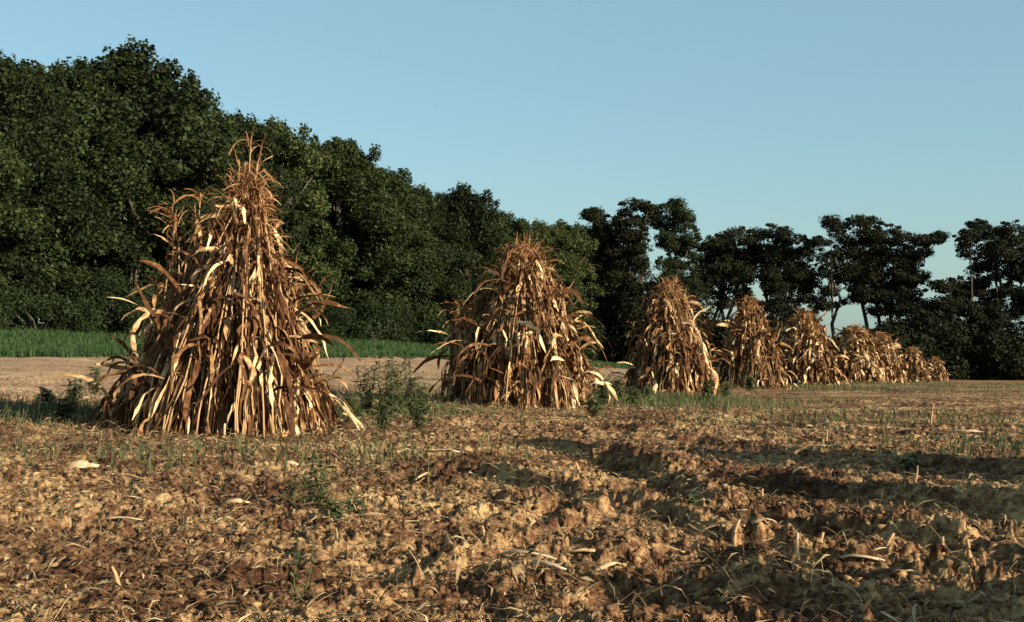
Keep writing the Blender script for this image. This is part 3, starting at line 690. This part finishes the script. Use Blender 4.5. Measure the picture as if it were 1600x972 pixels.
# low weeds among the shocks
cs = []
q = np.random.RandomState(9)
WZ = [(1.3, 23, 3, 2.0, 2600), (2.6, 28, 3.5, 2.5, 2600), (-2.0, 17.5, 1.4, 1.6, 1500), (-6.0, 15.5, 2.0, 1.8, 1800), (8, 40, 6, 3, 3000), (14, 52, 9, 4, 2500), (5.0, 18, 3, 2, 700), (-1.5, 11, 1.6, 1.6, 350), (-3.5, 11, 2.0, 1.2, 450), (5.2, 12.5, 1.6, 1.0, 500), (22, 75, 14, 5, 2500)]
WZ = [(a, b_, c, d, int(n * (1.2 if b_ > 14 else .8))) for a, b_, c, d, n in WZ]
X = np.concatenate([a + q.randn(n) * c * .6 for a, b_, c, d, n in WZ]); Y = np.concatenate([b_ + q.randn(n) * d * .6 for a, b_, c, d, n in WZ])
o = link('low_weeds', tufts('low_weeds', X, Y, .12, .009, M['weed'])); tag(o, 'low green weeds and grass sprouting among the corn shocks', 'weeds', kind='stuff')

def weed(px, py, hh, label, seed, nst=5, lf=.03, spread=.35, mat='weed', grp='tall weeds between the corn shocks', lean=0):
    r = random.Random(seed); x, y = gpt(px, py); root = empty('weed_plant', (x, y, fz(x, y) - .01)); tag(root, label, 'weed', grp)
    st, lv = MB(), MB()
    for k in range(nst):
        a = r.uniform(0, 6.28); e = r.uniform(0, spread); P = stalk_path((r.gauss(0, .03), r.gauss(0, .03), 0), (math.cos(a) * e * hh + lean * hh, math.sin(a) * e * hh, hh * r.uniform(.6, 1)), (math.cos(a) * .03, math.sin(a) * .03, 0), 7)
        tube(st, P, [.006 - .0006 * i for i in range(7)], 4)
        for j in range(int(10 + hh * 34)):
            t = r.uniform(.15, 1) * 6; i = min(int(t), 5); f = t - i; p = tuple(P[i][c] * (1 - f) + P[i + 1][c] * f for c in range(3))
            b_ = r.uniform(0, 6.28); d = nrm((math.cos(b_), math.sin(b_), r.uniform(-.2, .8))); L = r.uniform(.05, .11) * lf / .03
            ribbon(lv, hang(p, d, L, .2, r, 4, None, .1), lf * r.uniform(.3, .6) * .9, (-math.sin(b_), math.cos(b_), 0), 0, .2, r, lambda t: (1 - t) * (.4 + 2 * t))
    st.build('stems', M[mat], root); lv.build('leaves', M[mat], root)
for i, (px, py, hh, lab, ns, lf) in enumerate([
 (575, 655, .80, 'tall green weed between the two largest shocks, left of the tallest', 6, .04), (604, 658, .95, 'tallest green weed between the two largest shocks', 7, .04),
 (648, 662, .65, 'bushy weed right of the tallest weed, near the dark bundle', 6, .04), (548, 668, .45, 'short weed at the right foot of the largest shock', 5, .04),
 (665, 650, .50, 'dry looking weed just left of the dark leaning bundle', 6, .035),
 (120, 640, .45, 'weed clump left of the largest shock', 7, .045), (75, 640, .35, 'low weed clump near the left edge of the picture', 7, .045), (150, 622, .50, 'weed right against the left skirt of the largest shock', 6, .045),
 (945, 640, .55, 'leafy weed at the right foot of the second largest shock', 7, .05), (965, 630, .60, 'leafy weed left of the third shock', 7, .05), (990, 640, .45, 'low weed in front of the third shock', 7, .05), (930, 655, .40, 'small weed in front of the right foot of the second shock', 6, .045),
 (1105, 625, .50, 'weed right of the foot of the third shock', 7, .06), (1170, 612, .45, 'weed in front of the fourth shock', 7, .06), (1215, 608, .45, 'weed between the feet of the fourth and fifth shocks', 7, .06),
 (628, 652, .85, 'tall weed right of the tallest weed in the clump between the two largest shocks', 7, .04), (655, 672, .45, 'weed in front of the dark leaning bundle, nearer the camera', 6, .04),
 (600, 675, .5, 'nearest weed of the clump between the two largest shocks', 7, .04), (100, 665, .35, 'ragged weed below the left skirt of the largest shock', 7, .045), (1010, 625, .4, 'weed at the left foot of the third shock', 7, .05), (1135, 622, .4, 'weed between the feet of the third and fourth shocks', 7, .05),
 (500, 800, .30, 'slender green weed alone in the left foreground', 4, .035), (520, 818, .22, 'small broad leaved weed beside the slender one', 4, .04), (560, 806, .22, 'small weed sprig right of the slender foreground weed', 3, .035), (462, 790, .20, 'small weed sprig left of the slender foreground weed', 3, .035),
 (1075, 803, .12, 'tiny green seedling in the middle of the dark furrows', 3, .035), (470, 935, .38, 'wiry weed stem rising at the bottom edge', 2, .02), (1420, 745, .18, 'low green weed at the right beyond the long dark furrow', 5, .04)]):
    weed(px, py, hh, lab, 1000 + i, ns + (3 if i < 21 else 0), lf, .22, 'weed', 'tall weeds between the corn shocks' if i < 21 else 'small weeds in the foreground')

# single large husks and stalk pieces lying on the soil
def husk(px, py, L, wd, ang, label, seed, arch=.04, name='corn_husk', mat='pale', cat='corn husk'):
    r = random.Random(seed); x, y = gpt(px, py); z = max(fz(x + math.cos(ang) * L * k, y + math.sin(ang) * L * k) for k in (-.45, -.25, 0, .25, .45)) - .015
    P = []
    for i in range(9):
        t = i / 8 - .5; a = ang + t * r.uniform(.3, .6); P.append((math.cos(a) * L * t, math.sin(a) * L * t, .03 + arch * (1 - 4 * t * t)))
    mb = MB(); P = [(p[0], p[1], p[2] * .55) for p in P]; ribbon(mb, P, wd * .75, (-math.sin(ang), math.cos(ang), .5), .3, .5, r, lambda t: math.sin(math.pi * min(1, t * .9 + .08)) ** .6)
    o = mb.build(name, M[mat]); o.location = (x, y, z); tag(o, label, cat, 'pale husks lying on the soil')
    sm = o.modifiers.new('thickness', 'SOLIDIFY'); sm.thickness = .004
husk(690, 717, .50, .075, .05, 'long pale husk lying across the middle of the field', 1, .10)
husk(130, 742, .26, .05, .5, 'pale husk near the left edge of the field', 2)
husk(200, 788, .19, .05, -.2, 'short blunt pale husk in the left foreground', 3)
husk(185, 830, .26, .012, .0, 'thin pale straw blade in the left foreground', 4)
husk(370, 795, .18, .02, .1, 'small pale husk in the left centre foreground', 5)
husk(452, 742, .14, .02, -.2, 'small pale husk below the largest shock', 6)
husk(820, 908, .30, .020, -.5, 'pale split husk at the bottom centre', 7, .05)
husk(850, 925, .22, .016, -.8, 'narrow pale husk touching the split husk at the bottom centre', 8)
husk(955, 893, .20, .022, .8, 'pale crooked husk left of the dark pit', 9, .05)
husk(1195, 862, .13, .022, 0, 'short pale husk right of the dark pit', 10)
husk(1345, 890, .22, .018, -.4, 'pale husk in the right foreground', 11)
husk(1512, 684, .36, .03, -.3, 'pale husk near the right edge, beyond the furrows', 12)
husk(665, 752, .26, .02, 1.2, 'upright tilted pale husk below the long one', 13, .08)
husk(400, 683, .5, .03, .1, 'pale fallen leaf in front of the largest shock', 14, .05)
husk(445, 681, .35, .02, -.3, 'narrow fallen leaf in front of the largest shock', 15, .05)
husk(740, 800, .14, .015, .4, 'little husk left of the dark hollow', 16)
husk(1250, 760, .2, .012, 1.0, 'small bent blade on the far side of the long furrow', 17, .07)

def stub(px, py, hh, lean, label, seed, rad=.011):
    r = random.Random(seed); x, y = gpt(px, py); z = fz(x, y)
    root = empty('corn_stub', (x, y, z - .03)); tag(root, label, 'corn stub', 'cut corn stubs standing in the soil')
    mb = MB(); P = stalk_path((0, 0, 0), (lean * hh, r.uniform(-.1, .1) * hh, hh), (r.uniform(-.02, .02), 0, 0), 6)
    tube(mb, P, [rad * (1 + .3 * (i == 2) + r.uniform(-.2, .2)) * (1.1 - .09 * i) for i in range(6)], 7); mb.build('stalk', M['pale'] if seed == 50 else M['stalk'], root)
    lv = MB()
    for k in range(2):
        a = r.uniform(0, 6.28); ribbon(lv, hang(P[2 + k], nrm((math.cos(a), math.sin(a), .6)), hh * r.uniform(.5, .9), .5, r, 7), .012, (-math.sin(a), math.cos(a), 0), .8, .4, r)
    lv.build('leaf', M['husk'], root)
for i, (px, py, hh, ln, lab) in enumerate([
 (1250, 905, .16, -.05, 'pale upright stub right of the dark pit, the clearest in the foreground'), (1275, 868, .12, .3, 'short leaning stub behind the clear upright one'), (1150, 880, .15, .15, 'thin stub right beside the dark pit'),
 (752, 860, .17, .02, 'brown upright stub right of centre foreground'), (1197, 785, .10, -.2, 'small stub on the ridge beyond the pit'), (1420, 760, .2, .3, 'stub at the edge of the long furrow, right'),
 (1470, 880, .16, .1, 'stub in the right foreground corner'), (1515, 915, .13, -.1, 'stub by the bottom right corner'), (1385, 870, .1, .4, 'low leaning stub in the right foreground'),
 (180, 925, .14, -.1, 'dark stub by the bottom left corner'), (650, 905, .13, .1, 'stub beside the lit ridge at bottom centre'), (1290, 690, .18, .1, 'stub on the far furrows, right of centre'),
 (1455, 670, .3, .15, 'taller stub near the right edge, far'), (60, 655, .4, .1, 'stub standing among the weeds at left'), (905, 745, .1, -.3, 'small stub left of the deep furrow')]):
    stub(px, py, hh, ln, lab, 50 + i)
